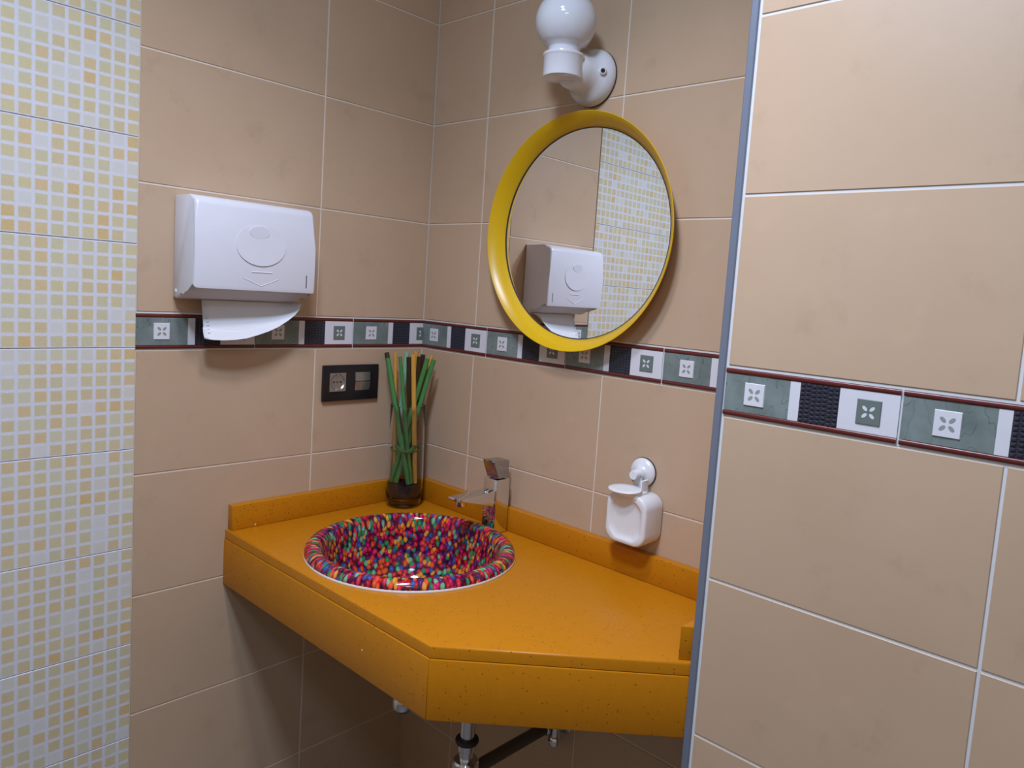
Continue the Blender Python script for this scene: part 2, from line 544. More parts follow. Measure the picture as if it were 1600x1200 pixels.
# ---- decorative border bands (relief tiles 25 cm long)
def border(name, fr, ua, ub, start, label):
    bm = bmesh.new()
    def quad(u0, u1, v0, v1, d, mi, raised=0.0):
        u0, u1 = max(u0, ua), min(u1, ub)
        if u1 - u0 < 0.001:
            return
        if raised:
            i = raised * 0.5
            lo = [bm.verts.new(fr(a, b, d)) for a, b in ((u0, v0), (u1, v0), (u1, v1), (u0, v1))]
            hi = [bm.verts.new(fr(a, b, d + raised)) for a, b in ((u0 + i, v0 + i), (u1 - i, v0 + i), (u1 - i, v1 - i), (u0 + i, v1 - i))]
            for k in range(4):
                j = (k + 1) % 4
                bm.faces.new([lo[k], lo[j], hi[j], hi[k]]).material_index = mi
            bm.faces.new(hi).material_index = mi
        else:
            bm.faces.new([bm.verts.new(fr(a, b, d)) for a, b in ((u0, v0), (u1, v0), (u1, v1), (u0, v1))]).material_index = mi
    def bar(u0, u1, v0, v1, mi):
        u0, u1 = max(u0, ua), min(u1, ub)
        if u1 - u0 < 0.002:
            return
        n = 6
        pr = [((v0 + v1) / 2 - (v1 - v0) / 2 * math.cos(math.pi * k / n), 0.0002 + 0.0022 * math.sin(math.pi * k / n)) for k in range(n + 1)]
        A = [bm.verts.new(fr(u0, v, d)) for v, d in pr]; B = [bm.verts.new(fr(u1, v, d)) for v, d in pr]
        for k in range(n):
            bm.faces.new([A[k], B[k], B[k + 1], A[k + 1]]).material_index = mi
        bm.faces.new(A).material_index = mi; bm.faces.new(B[::-1]).material_index = mi
    def flower(cu, cv, R, d, mi):
        for q in range(4):
            a = math.pi / 4 + q * math.pi / 2
            pts = ellipse(cu + R * math.cos(a), cv + R * math.sin(a), R * 0.62, R * 0.34, 12, a)
            if min(p[0] for p in pts) < ua or max(p[0] for p in pts) > ub:
                continue
            bm.faces.new([bm.verts.new(fr(u, v, d)) for u, v in pts]).material_index = mi
    # body of the band with its grout
    A = [fr(a, b, -0.0012) for a, b in ((ua, BB), (ub, BB), (ub, BT), (ua, BT))]
    bm.faces.new([bm.verts.new(p) for p in A]).material_index = 0
    v0, v1 = BB + 0.0024, BT - 0.0024
    s = start
    while s < ub:
        e = s + 0.2466
        if e > ua:
            bar(s, e, v1 - 0.0074, v1, 1); bar(s, e, v0, v0 + 0.0074, 1)
            w0, w1 = v0 + 0.0076, v1 - 0.0076
            quad(s, s + 0.1035, w0, w1, 0.0006, 2)
            quad(s + 0.1035, s + 0.1180, w0, w1, 0.0006, 3)
            quad(s + 0.1180, s + 0.1715, w0, w1, 0.0004, 4)
            quad(s + 0.1715, e, w0, w1, 0.0006, 3)
            cv = (v0 + v1) / 2
            quad(s + 0.0365, s + 0.0675, cv - 0.0165, cv + 0.0165, 0.0006, 3, 0.0016)
            flower(s + 0.052, cv, 0.0072, 0.0024, 5)
            quad(s + 0.1945, s + 0.2255, cv - 0.0165, cv + 0.0165, 0.0006, 6, 0.0016)
            flower(s + 0.210, cv, 0.0066, 0.0024, 3)
            # raised studs on the black panel, rows shifted like a woven relief
            nx, nz = 7, 9
            for i in range(nx):
                for j in range(nz):
                    cu = s + 0.1180 + 0.0535 * (i + 0.5) / nx
                    cw = w0 + (w1 - w0) * (j + 0.5) / nz + 0.0009 * math.sin(i * 2.1)
                    if cu - 0.003 < ua or cu + 0.003 > ub:
                        continue
                    base = [bm.verts.new(fr(cu + a * 0.0031, cw + b * 0.0024, 0.0004)) for a, b in ((-1, -1), (1, -1), (1, 1), (-1, 1))]
                    tp = [bm.verts.new(fr(cu + a * 0.0014, cw + b * 0.0010, 0.0020)) for a, b in ((-1, -1), (1, -1), (1, 1), (-1, 1))]
                    for k in range(4):
                        bm.faces.new([base[k], base[(k + 1) % 4], tp[(k + 1) % 4], tp[k]]).material_index = 4
                    bm.faces.new(tp).material_index = 4
        s += 0.25
    o = ob(name, bm, [WGROUT, MAHOG, MARBLE, BWHITE, BBLACK, PETALG, GREENSQ], smooth=40)
    return struct(o, label)
border('trim_2', fA, EDGE, -0.0012, -0.7162, 'decorative tile border on the left wall')
border('trim_3', fB, 0.0012, XN, -0.0055, 'decorative tile border on the back wall')
border('trim_4', fC, X0, ROOM_X, 1.0035, 'decorative tile border on the right wall')

# ------------------------------------------------------------------ counter
ZT = 0.855
counter = tag(empty('vanity_counter', (0.45, -0.25, 0.73)), 'ochre yellow speckled quartz vanity counter with angled front under the mirror', 'counter')
HX, HY, HR = 0.347, -0.283, 0.190
def slab_with_hole(outline, z0, z1, bev):
    bm = bmesh.new()
    n = 64
    hole = [(HX + HR * math.cos(2 * math.pi * k / n), HY + HR * math.sin(2 * math.pi * k / n)) for k in range(n)]
    for z, flip in ((z1, False), (z0, True)):
        vo = [bm.verts.new((x, y, z)) for x, y in outline]
        vh = [bm.verts.new((x, y, z)) for x, y in hole]
        es = [bm.edges.new((vo[i], vo[(i + 1) % len(vo)])) for i in range(len(vo))] + [bm.edges.new((vh[i], vh[(i + 1) % n])) for i in range(n)]
        bmesh.ops.triangle_fill(bm, use_beauty=True, use_dissolve=False, edges=es)
        if flip: lo, lh = vo, vh
        else: to, th = vo, vh
    for a, b in ((lo, to), (lh, th)):
        for i in range(len(a)):
            bm.faces.new([a[i], a[(i + 1) % len(a)], b[(i + 1) % len(a)], b[i]])
    bmesh.ops.recalc_face_normals(bm, faces=bm.faces)
    bmesh.ops.dissolve_limit(bm, angle_limit=0.01, verts=bm.verts, edges=bm.edges)
    if bev:
        front = [e for e in bm.edges if abs(e.verts[0].co.z - z1) < 1e-5 and abs(e.verts[1].co.z - z1) < 1e-5 and
                 len(e.link_faces) == 2 and all(min(v.co.y for v in e.verts) < -0.2 for _ in (0,)) and
                 any(abs(f.normal.z) < 0.1 for f in e.link_faces) and
                 all((v.co.xy - Vector((HX, HY))).length > HR + 0.01 for v in e.verts)]
        bmesh.ops.bevel(bm, geom=front, offset=bev, segments=3, profile=0.5, affect='EDGES')
    return bm
outline = [(0.0006, -0.0006), (0.0006, -0.5225), (0.694, -0.5195), (XN - 0.0008, -0.2440), (XN - 0.0008, -0.0006)]
ob('countertop', slab_with_hole(outline, 0.8352, ZT, 0.0035), QUARTZ, counter)
def apron(a, b, t, z0, z1):
    bm = bmesh.new()
    a, b = Vector(a), Vector(b)
    d = (b - a).normalized(); nn = Vector((-d.y, d.x))
    if nn.y < 0: nn = -nn
    prism(bm, [tuple(a), tuple(b), tuple(b + nn * t), tuple(a + nn * t)], lambda u, v, h: Vector((u, v, h)), z0, z1, 0.0022, 2)
    return bm
ob('front_panel', apron((0.0010, -0.5245), (0.6930, -0.5215), 0.02, 0.7325, 0.8338), QUARTZ, counter)
ob('front_panel', apron((0.6945, -0.5212), (XN - 0.001, -0.2466), 0.02, 0.7325, 0.8338), QUARTZ, counter)
bm = bmesh.new(); box(bm, (0.0006, -0.517, ZT + 0.0003), (0.0206, -0.0006, 0.910), 0.0015)
ob('backsplash', bm, QUARTZ, counter)
bm = bmesh.new(); box(bm, (0.0209, -0.0206, ZT + 0.0003), (XN - 0.0008, -0.0006, 0.910), 0.0015)
ob('backsplash', bm, QUARTZ, counter)
bm = bmesh.new()
prism(bm, [(XN - 0.021, -0.021), (XN - 0.021, -0.2500), (XN - 0.001, -0.2330), (XN - 0.001, -0.021)], lambda u, v, h: Vector((u, v, h)), ZT + 0.0003, 0.910, 0.0012)
ob('backsplash', bm, QUARTZ, counter)

# ------------------------------------------------------------------ basin
basin = tag(empty('washbasin', (HX, HY, ZT)), 'round drop-in washbasin printed with multicoloured candy pebbles', 'sink')
bm = bmesh.new()
prof = []            # (radius, height above counter)
RO = 0.2185
for k in range(0, 13):                    # rounded rim
    a = math.pi * (1.0 - k / 12.0)
    prof.append((RO - 0.0175 - 0.0175 * math.cos(math.pi - a) * -1 * -1 if False else (RO - 0.018) - 0.018 * math.cos(a) * 1.0, 0.004 + 0.0165 * math.sin(a)))
prof = prof[::-1] if prof[0][0] < prof[-1][0] else prof
bowl = [(0.1805, -0.0023), (0.1785, -0.0158), (0.1755, -0.0339), (0.1710, -0.0565), (0.1640, -0.0814), (0.1540, -0.1040), (0.1390, -0.1243), (0.118, -0.1390), (0.090, -0.1475), (0.055, -0.1520), (0.024, -0.1537)]
prof = prof + bowl
SEG = 128
uvl = bm.loops.layers.uv.new('print')
rings = lathe(bm, prof, zf(HX, HY, ZT), SEG)
# print coordinate: the transfer is stretched along the rolled rim
arc = [0.0]
for (r1, h1), (r2, h2) in zip(prof, prof[1:]):
    ds = math.hypot(r2 - r1, h2 - h1)
    stretch = 0.55 if h2 > -0.006 else 0.85
    arc.append(arc[-1] + ds * stretch)
tot = arc[-1] + 0.024
rad_of = {}
for ring, s in zip(rings, arc):
    for i, v in enumerate(ring):
        rad_of[v] = (tot - s, i)
for f in bm.faces:
    idx = [rad_of[l.vert][1] for l in f.loops]
    for l in f.loops:
        q, i = rad_of[l.vert]
        a = 2 * math.pi * i / SEG
        l[uvl].uv = (q * 1.05 * math.cos(a) + 1.0, q * 1.05 * math.sin(a) + 1.0)
ob('bowl', bm, CANDY, basin, smooth=60)
bm = bmesh.new()
lathe(bm, [(0.188, 0.0003), (RO + 0.0008, 0.0003), (RO + 0.0012, 0.002), (RO - 0.0002, 0.0048), (0.215, 0.003), (0.188, 0.003), (0.188, 0.0003)], zf(HX, HY, ZT), 96)
part_label(ob('rim_base', bm, CERAM, basin, smooth=50), 'thin white lower edge of the rim')
bm = bmesh.new()
lathe(bm, [(0.1850, -0.0034), (0.1830, -0.0158), (0.1800, -0.0339), (0.1755, -0.0588), (0.1680, -0.0847), (0.1575, -0.1085), (0.1420, -0.1299), (0.120, -0.1446), (0.091, -0.1531), (0.055, -0.1576), (0.024, -0.1593), (0.024, -0.1537)], zf(HX, HY, ZT), 64)
ob('underside', bm, CERAM, basin, smooth=60)
bm = bmesh.new()
lathe(bm, [(0.0, -0.1486), (0.018, -0.1492), (0.026, -0.1514), (0.0275, -0.1531), (0.024, -0.1537)], zf(HX, HY, ZT), 32)
part_label(ob('drain_plug', bm, CHROME, basin, smooth=50), 'chrome drain plug')

# drain under the basin
trap = tag(empty('sink_drain_trap', (0.515, -0.25, 0.41)), 'chrome drain pipe and trap hanging below the counter', 'pipe')
bm = bmesh.new()
lathe(bm, [(0.0, 0.502), (0.012, 0.502), (0.019, 0.505), (0.0235, 0.512), (0.0235, 0.530), (0.021, 0.534), (0.021, 0.575), (0.016, 0.580), (0.016, 0.676), (0.030, 0.684), (0.030, 0.6950)], zf(HX, HY), 32, cap1=True)
ob('tailpiece', bm, CHROME2, trap, smooth=40)
bm = bmesh.new()
tube(bm, [(HX + 0.017, HY + 0.003, 0.585), (0.44, -0.266, 0.585), (0.490, -0.2545, 0.583), (0.508, -0.2512, 0.572), (0.515, -0.25, 0.552)], 0.0135, 20)
ob('link_pipe', bm, CHROME2, trap, smooth=60)
bm = bmesh.new()
zf2 = zf(0.515, -0.25)
lathe(bm, [(0.0150, 0.552), (0.0150, 0.497), (0.0185, 0.495), (0.0185, 0.482), (0.0150, 0.480), (0.0150, 0.440)], zf2, 32)
ob('down_pipe', bm, CHROME2, trap, smooth=40)
bm = bmesh.new()
lathe(bm, [(0.0152, 0.506), (0.0225, 0.506), (0.0240, 0.503), (0.0240, 0.4995), (0.0225, 0.497), (0.0186, 0.497)], zf2, 32)
part_label(ob('seal_ring', bm, SEAL, trap, smooth=40), 'dark rubber seal ring')
bm = bmesh.new()
lathe(bm, [(0.0152, 0.4615), (0.0245, 0.461), (0.0275, 0.457), (0.0275, 0.440), (0.0285, 0.438), (0.0285, 0.400), (0.022, 0.388), (0.0, 0.384)], zf2, 12)
ob('trap_body', bm, CHROME2, trap, smooth=25)
bm = bmesh.new()
tube(bm, [(0.515, -0.222, 0.428), (0.515, -0.10, 0.428), (0.515, -0.012, 0.428)], 0.0135, 20)
part_label(ob('waste_pipe', bm, SHADEPIPE, trap, smooth=60), 'waste pipe running back into the wall, shade put in its colour')
bm = bmesh.new()
lathe(bm, [(0.0138, 0.009), (0.016, 0.008), (0.018, 0.004), (0.018, 0.0006)], yf(0.515, 0.428), 32)
ob('wall_flange', bm, CHROME2, trap, smooth=40)
valve = tag(empty('angle_valve', (0.569, -0.02, 0.42)), 'small chrome angle valve on the back wall, right of the drain pipe', 'valve')
bm = bmesh.new()
lathe(bm, [(0.020, 0.0006), (0.020, 0.004), (0.010, 0.008), (0.010, 0.026)], yf(0.569, 0.462), 24)
ob('wall_rosette', bm, CHROME2, valve, smooth=40)
bm = bmesh.new()
lathe(bm, [(0.0, 0.425), (0.009, 0.4255), (0.0145, 0.429), (0.0155, 0.434), (0.0140, 0.443), (0.0105, 0.447), (0.0105, 0.490), (0.0, 0.491)], zf(0.569, -0.032), 24)
ob('valve_body', bm, CHROME2, valve, smooth=40)

# ------------------------------------------------------------------ tap
TX, TY = 0.353, -0.0455
tap = tag(empty('basin_mixer_tap', (TX, TY, ZT)), 'square chrome mixer tap standing behind the candy basin', 'tap')
bm = bmesh.new(); box(bm, (TX - 0.021, TY - 0.021, ZT + 0.0012), (TX + 0.021, TY + 0.021, 0.982), 0.0012)
ob('body', bm, CHROME, tap)
bm = bmesh.new()
# tapering flat spout towards the basin
sp = [(-0.0185, 0.957), (-0.128, 0.9535), (-0.130, 0.9505), (-0.128, 0.9470), (-0.100, 0.9425), (-0.0185, 0.919)]
prism(bm, [(TY + 0.021 - 0.0425 + (a + 0.0185), z) for a, z in sp], lambda u, v, d: Vector((d, u, v)), TX - 0.0185, TX + 0.0185, 0.0012)
ob('spout', bm, CHROME, tap)
bm = bmesh.new()
lathe(bm, [(0.0, -0.0150), (0.0100, -0.0150), (0.0125, -0.0130), (0.0125, 0.001)], zf(TX, TY - 0.109, 0.9465), 24)
ob('aerator', bm, CHROME, tap, smooth=40)
lever = None
bm = bmesh.new()
prism(bm, [(TY + 0.018, 0.9845), (TY + 0.018, 1.0245), (TY - 0.0300, 1.0265), (TY - 0.0315, 1.0240), (TY - 0.0295, 1.0165), (TY - 0.0170, 0.9950), (TY - 0.0160, 0.9845)],
      lambda u, v, d: Vector((d, u, v)), TX - 0.0185, TX + 0.0185, 0.0016)
part_label(ob('lever', bm, REFLCHROME, tap), 'satin chrome lever block, dark reflections put in its colour')
bm = bmesh.new(); lathe(bm, [(0.017, 0.982), (0.017, 0.9846)], zf(TX, TY), 32)
part_label(ob('cartridge_ring', bm, SEAL, tap), 'dark gap ring below the lever')

# ------------------------------------------------------------------ vase, filling, sticks
VX, VY = 0.070, -0.0915
vase = empty('glass_vase', (VX, VY, ZT))
tag(vase, 'clear glass vase standing in the counter corner', 'vase')
bm = bmesh.new()
outer = [(0.0, 0.0006), (0.036, 0.0006), (0.0400, 0.003), (0.0420, 0.008), (0.0455, 0.030), (0.0470, 0.050), (0.0468, 0.075), (0.0455, 0.130), (0.0442, 0.190), (0.0438, 0.255)]
inner = [(0.0432, 0.2572), (0.0424, 0.2572), (0.0418, 0.255), (0.0422, 0.190), (0.0435, 0.130), (0.0447, 0.075), (0.0449, 0.050), (0.0430, 0.032), (0.038, 0.022), (0.028, 0.017), (0.0, 0.016)]
lathe(bm, outer + inner, zf(VX, VY, ZT), 64)
ob('vase_body', bm, GLASS, vase, smooth=60)
bm = bmesh.new()
rnd = random.Random(5)
lathe(bm, [(0.0, 0.0167), (0.027, 0.0178), (0.0370, 0.0228), (0.0420, 0.0325), (0.0438, 0.047), (0.0436, 0.056), (0.030, 0.058), (0.014, 0.060), (0.0, 0.0605)], zf(VX, VY, ZT), 40)
for v in bm.verts:
    if v.co.z > ZT + 0.0555:
        v.co.z += rnd.uniform(-0.002, 0.003)
tag(ob('vase_filling', bm, SOIL, smooth=50), 'dark brown filling in the bottom of the glass vase', 'filling', kind='stuff')

STICKM = {
    'green': mat_stick('green_dyed_stick', lin(52, 116, 54), lin(86, 150, 82)),
    'pale': mat_stick('pale_green_stick', lin(120, 172, 138), lin(150, 196, 164)),
    'gold': mat_stick('golden_stick', lin(196, 136, 44), lin(228, 176, 84)),
    'brown': mat_stick('dark_brown_stick', lin(44, 30, 12), lin(70, 52, 24)),
}
STICKS = [
 ('brown', (0.0082, -0.1200, 1.2386), (0.0870, -0.0865, 0.9170), 'dark brown stick behind the leftmost green stick in the vase'),
 ('green', (0.0367, -0.1370, 1.2277), (0.1028, -0.1046, 0.9170), 'green stick leaning furthest left, in front of the bundle'),
 ('gold', (0.0462, -0.1214, 1.2418), (0.0518, -0.1088, 0.9170), 'thin pale golden stick, second group from the left in the vase'),
 ('green', (0.0776, -0.1308, 1.2350), (0.0983, -0.0923, 0.9170), 'green stick just right of the thin pale golden stick'),
 ('pale', (0.0409, -0.0813, 1.2420), (0.0357, -0.1001, 0.9170), 'pale mint green stick end showing at the middle of the bundle'),
 ('brown', (0.0733, -0.1005, 1.2332), (0.0723, -0.0750, 0.9170), 'dark brown stick left of the wide golden stick'),
 ('gold', (0.1026, -0.1099, 1.2421), (0.0984, -0.0808, 0.9170), 'wide golden stick at the front middle of the vase'),
 ('brown', (0.0901, -0.0818, 1.2359), (0.0706, -0.0622, 0.9170), 'dark brown stick right of the wide golden stick'),
 ('green', (0.1096, -0.0709, 1.2330), (0.0559, -0.1212, 0.9170), 'green stick leaning right, beside the dark brown sticks'),
 ('brown', (0.0804, -0.0610, 1.2394), (0.0350, -0.0868, 0.9170), 'dark brown stick behind the right-leaning green sticks'),
 ('gold', (0.0901, -0.0402, 1.2378), (0.0474, -0.0991, 0.9170), 'golden stick end at the right of the bundle'),
 ('green', (0.1114, -0.0517, 1.2296), (0.0695, -0.1178, 0.9170), 'green stick leaning furthest right in the vase'),
 ('gold', (0.0530, -0.0621, 1.2445), (0.0583, -0.0582, 0.9170), 'golden stick end behind the wide golden stick'),
]
for k, (kind, top, bot, lab) in enumerate(STICKS):
    bm = bmesh.new()
    T, B = Vector(top), Vector(bot)
    pts = [B.lerp(T, i / 6) for i in range(7)]
    w = 0.0061 if kind != 'gold' or 'wide' in lab else 0.0049
    if 'thin' in lab: w = 0.0047
    tube(bm, pts, w, 8, sx=0.95)
    tag(ob('decorative_stick', bm, STICKM[kind], smooth=30), lab, 'stick', 'dyed sticks in the glass vase')

bm = bmesh.new()
TZ = 1.000
ring = [(VX - 0.0016 + 0.0375 * math.cos(2 * math.pi * i / 32), VY + 0.0012 + 0.0375 * math.sin(2 * math.pi * i / 32), TZ + 0.0012 * math.sin(i)) for i in range(33)]
tube(bm, ring, 0.0019, 8, caps=True)
ev = Vector((0.6229, 0.7823, 0))            # across the view
fv = Vector((0.7823, -0.6229, 0))
c0 = Vector((VX, VY, TZ)) + fv * 0.0375
for sgn, rise in ((-1, 0.010), (1, 0.012)):
    P0 = c0
    P1 = c0 + ev * sgn * 0.012 + Vector((0, 0, 0.003)) - fv * 0.001
    P2 = c0 + ev * sgn * 0.021 + Vector((0, 0, rise)) - fv * 0.0075
    P3 = c0 + ev * sgn * 0.028 + Vector((0, 0, rise + 0.001)) - fv * 0.014
    tube(bm, [P0, P1, P2, P3], [0.0026, 0.0060, 0.0050, 0.0008], 8, sx=0.3)
tag(ob('raffia_tie', bm, RAFFIA, smooth=50), 'green raffia bow tied around the stick bundle inside the vase', 'tie')

# ------------------------------------------------------------------ mirror
MX, MZ = 0.5165, 1.5425
mir = tag(empty('wall_mirror', (MX, -0.02, MZ - 0.25)), 'round wall mirror in a deep yellow frame above the counter', 'mirror')
bm = bmesh.new()
lathe(bm, [(0.2255, 0.002), (0.2290, 0.004), (0.2390, 0.024), (0.2494, 0.0400), (0.2500, 0.0412), (0.2492, 0.0420), (0.2480, 0.0415), (0.2235, 0.0085), (0.2235, 0.004), (0.2255, 0.002)], yf(MX, MZ), 128)
ob('frame', bm, YELLOW, mir, smooth=50)
bm = bmesh.new()
lathe(bm, [(0.0, 0.0070), (0.2215, 0.0070), (0.2225, 0.0066), (0.2225, 0.003), (0.0, 0.003)], yf(MX, MZ), 128)
ob('mirror_glass', bm, MIRROR, mir, smooth=0)
bm = bmesh.new()
lathe(bm, [(0.2216, 0.0072), (0.2222, 0.0088), (0.2236, 0.0090), (0.2236, 0.0050)], yf(MX, MZ), 128)
part_label(ob('gap_seal', bm, SEAL, mir, smooth=30), 'thin dark seal between frame and glass')

# ------------------------------------------------------------------ wall lamp
LX, LZ, LY = 0.5175, 1.8655, -0.1035
lamp = tag(empty('wall_lamp', (LX, 0, LZ)), 'white porcelain globe wall lamp above the round mirror', 'lamp')
bm = bmesh.new()
lathe(bm, [(0.0, 0.0026), (0.0570, 0.0026), (0.0582, 0.006), (0.0578, 0.013), (0.0552, 0.021), (0.0500, 0.028), (0.0440, 0.0345), (0.0400, 0.043), (0.0380, 0.058), (0.0365, 0.078), (0.030, 0.0900), (0.0, 0.092)], yf(LX, LZ), 64)
ob('wall_base', bm, PORC, lamp, smooth=60)
bm = bmesh.new()
lathe(bm, [(0.0, 0.0006), (0.0582, 0.0006), (0.0585, 0.0025), (0.0, 0.0026)], yf(LX, LZ), 64)
part_label(ob('gasket', bm, SEAL, lamp, smooth=30), 'dark gasket behind the lamp base')
bm = bmesh.new()
lathe(bm, [(0.0, 1.8400), (0.0350, 1.8400), (0.0385, 1.8415), (0.0392, 1.8450), (0.0392, 1.8780), (0.0405, 1.8800), (0.0420, 1.8830), (0.0412, 1.8862), (0.0385, 1.8875), (0.0330, 1.8880), (0.0320, 1.8840), (0.0, 1.8838)], zf(LX, LY), 64)
ob('lamp_holder', bm, PORC, lamp, smooth=50)
bm = bmesh.new()
GZ, GR = 1.9490, 0.0605
pr = [(0.0, GZ + GR)]
for k in range(1, 24):
    a = math.pi * k / 24
    r, h = GR * math.sin(a), GR * math.cos(a)
    if h < -0.047:
        break
    pr.append((r, GZ + h))
pr += [(0.0335, 1.9010), (0.0318, 1.8960), (0.0318, 1.8850), (0.0, 1.8845)]
lathe(bm, pr, zf(LX, LY), 64)
ob('globe_shade', bm, OPAL, lamp, smooth=60)
bm = bmesh.new()
nv = Vector((0.78, -0.60, 0.0)).normalized()
for (sx_, sz_) in ((0.0452, 0.001),):
    cpt = Vector((LX + sx_, -0.0325, LZ + sz_))
    ax = Vector((0.74, -0.67, 0)).normalized()
    e1 = Vector((0, 0, 1)); e2 = ax.cross(e1)
    fr = lambda x, y, h: cpt + e1 * y + e2 * x + ax * h
    lathe(bm, [(0.0042, 0.0045), (0.0055, 0.0062), (0.0075, 0.0052), (0.0085, 0.000)], fr, 24)
s_ring = ob('screw_boss', bm, PORC, lamp, smooth=60)
bm = bmesh.new()
lathe(bm, [(0.0, 0.0038), (0.0044, 0.0040)], fr, 24)
part_label(ob('screw', bm, HOLE, s_ring, smooth=0), 'dark sunk screw hole')

# ------------------------------------------------------------------ paper towel dispenser
DY0, DY1 = -0.6455, -0.3850
disp = tag(empty('paper_towel_dispenser', (0, (DY0 + DY1) / 2, 1.354)), 'white plastic paper towel dispenser on the left wall', 'dispenser')
bm = bmesh.new()
side = [(0.0008, 1.3545), (0.0008, 1.5570), (0.070, 1.5560), (0.086, 1.5535), (0.0945, 1.5480), (0.0985, 1.5380), (0.1010, 1.470), (0.1015, 1.385), (0.1000, 1.3785), (0.070, 1.3780), (0.058, 1.3755), (0.049, 1.3690), (0.042, 1.3600), (0.034, 1.3555), (0.022, 1.3540)]
prism(bm, side, lambda u, v, d: Vector((u, d, v)), DY0, DY1, 0.0075, 4)
# the cover narrows a little towards the top right front
for v in bm.verts:
    t = max(0.0, min(1.0, (v.co.z - 1.40) / 0.15)) * (v.co.x / 0.1)
    if v.co.y > (DY0 + DY1) / 2:
        v.co.y -= 0.008 * t
ob('cover', bm, PLASTIC, disp, smooth=40)
XFc = lambda z: 0.1010 + (1.470 - z) * (0.0005 / 0.085) if z < 1.47 else 0.1010 - (z - 1.47) * (0.0025 / 0.068)
# emblem disc that stands proud along its lower edge
def disc(name, cy, cz, a, b, lift_bottom, lift_top, label=None, parent=disp):
    bm = bmesh.new()
    n = 56
    ringA, ringB, ringC = [], [], []
    for k in range(n):
        t = 2 * math.pi * k / n
        y, z = cy + a * math.cos(t), cz + b * math.sin(t)
        w = (1 - math.sin(t)) / 2
        lift = lift_top + (lift_bottom - lift_top) * w
        ringA.append(bm.verts.new((XFc(z) - 0.0006, y, z)))
        ringB.append(bm.verts.new((XFc(z) + lift, y, z)))
    c = bm.verts.new((XFc(cz) + (lift_top + lift_bottom) / 2, cy, cz))
    for k in range(n):
        j = (k + 1) % n
        bm.faces.new([ringA[k], ringA[j], ringB[j], ringB[k]])
        bm.faces.new([ringB[k], ringB[j], c])
    return ob(name, bm, PLASTIC, parent, smooth=30)
disc('emblem_disc', -0.5120, 1.4700, 0.0535, 0.0415, 0.0022, 0.0002)
disc('emblem_oval', -0.5165, 1.4955, 0.0215, 0.0120, 0.0011, 0.0026)
bm = bmesh.new()
for (y0, z0), (y1, z1), w in (((-0.5500, 1.4035), (-0.5101, 1.3880), 0.0010), ((-0.5101, 1.3880), (-0.4741, 1.4030), 0.0010), ((-0.5316, 1.4156), (-0.4874, 1.4160), 0.0014)):
    tube(bm, [(XFc(z0) - 0.0002, y0, z0), (XFc((z0 + z1) / 2) - 0.0002, (y0 + y1) / 2, (z0 + z1) / 2), (XFc(z1) - 0.0002, y1, z1)], w, 8)
ob('arrow_emblem', bm, PLASTIC, disp, smooth=60)
bm = bmesh.new(); box(bm, (XFc(1.40) - 0.001, -0.4095, 1.3890), (XFc(1.40) + 0.0006, -0.4072, 1.4160), 0.0005)
part_label(ob('level_slot', bm, SLOT, disp), 'dark narrow slot low at the right')
bm = bmesh.new()
lathe(bm, [(0.0, 0.0018), (0.0035, 0.0016), (0.0052, 0.0)], lambda x, y, h: Vector((0.018 + x, DY0 - h, 1.368 + y)), 20)
ob('hinge_pin', bm, PLASTIC, disp, smooth=60)

# the sheet hanging out
bm = bmesh.new()
bot = [(-0.6030, 1.2765), (-0.585, 1.2745), (-0.567, 1.2738), (-0.543, 1.2750), (-0.520, 1.2782), (-0.495, 1.2855), (-0.472, 1.2935), (-0.450, 1.3035), (-0.428, 1.3175), (-0.412, 1.3300), (-0.402, 1.3420), (-0.3965, 1.3530)]
topz = 1.3537
NT_ = 14
rows = []
for i, (yb, zb) in enumerate(bot):
    s = i / (len(bot) - 1)
    yt = -0.5975 + (-0.392 + 0.5975) * s
    col_ = []
    for j in range(NT_ + 1):
        t = j / NT_
        y = yt + (yb - yt) * t
        z = topz + (zb - topz) * t
        # hangs off the slot, then the lower part curls forward towards the room
        x = 0.026 + 0.020 * math.sin(min(t, 1) * math.pi * 0.45) + 0.020 * (t ** 3) * (0.5 + 0.5 * s) + 0.006 * math.sin(s * 3.0)
        col_.append(bm.verts.new((x, y, z)))
    rows.append(col_)
for a, b in zip(rows, rows[1:]):
    for j in range(NT_):
        bm.faces.new([a[j], b[j], b[j + 1], a[j + 1]])
# a second ply folded back from the curled lower edge
back = []
for i, col_ in enumerate(rows):
    s = i / (len(rows) - 1)
    e = col_[-1].co
    seq = [col_[-1]]
    for j in range(1, 6):
        t = j / 5
        seq.append(bm.verts.new((e.x - 0.006 * math.sin(t * math.pi / 2) - 0.003 * t, e.y, e.z + 0.0005 + (0.022 + 0.010 * s * 0) * t * (1 - 0.9 * s) - 0.0015 * math.sin(t * math.pi))))
    back.append(seq)
for a, b in zip(back, back[1:]):
    for j in range(5):
        bm.faces.new([a[j], b[j], b[j + 1], a[j + 1]])
pt = ob('paper_towel', bm, PAPER, smooth=80)
m = pt.modifiers.new('thickness', 'SOLIDIFY'); m.thickness = 0.0009; m.offset = -1
tag(pt, 'white paper towel hanging from the dispenser over the tile border', 'paper towel')
bm = bmesh.new()
for k in range(5):
    z = 1.3170 - 0.0072 * k
    t = (topz - z) / (topz - 1.2765)
    x = 0.026 + 0.020 * math.sin(t * math.pi * 0.45) + 0.020 * (t ** 3) * 0.5 + 0.0006
    box(bm, (x - 0.0004, -0.5945, z - 0.0006), (x + 0.0012, -0.5895, z + 0.0006))
part_label(ob('perforation', bm, PAPERM, pt), 'row of small grey embossed dashes')

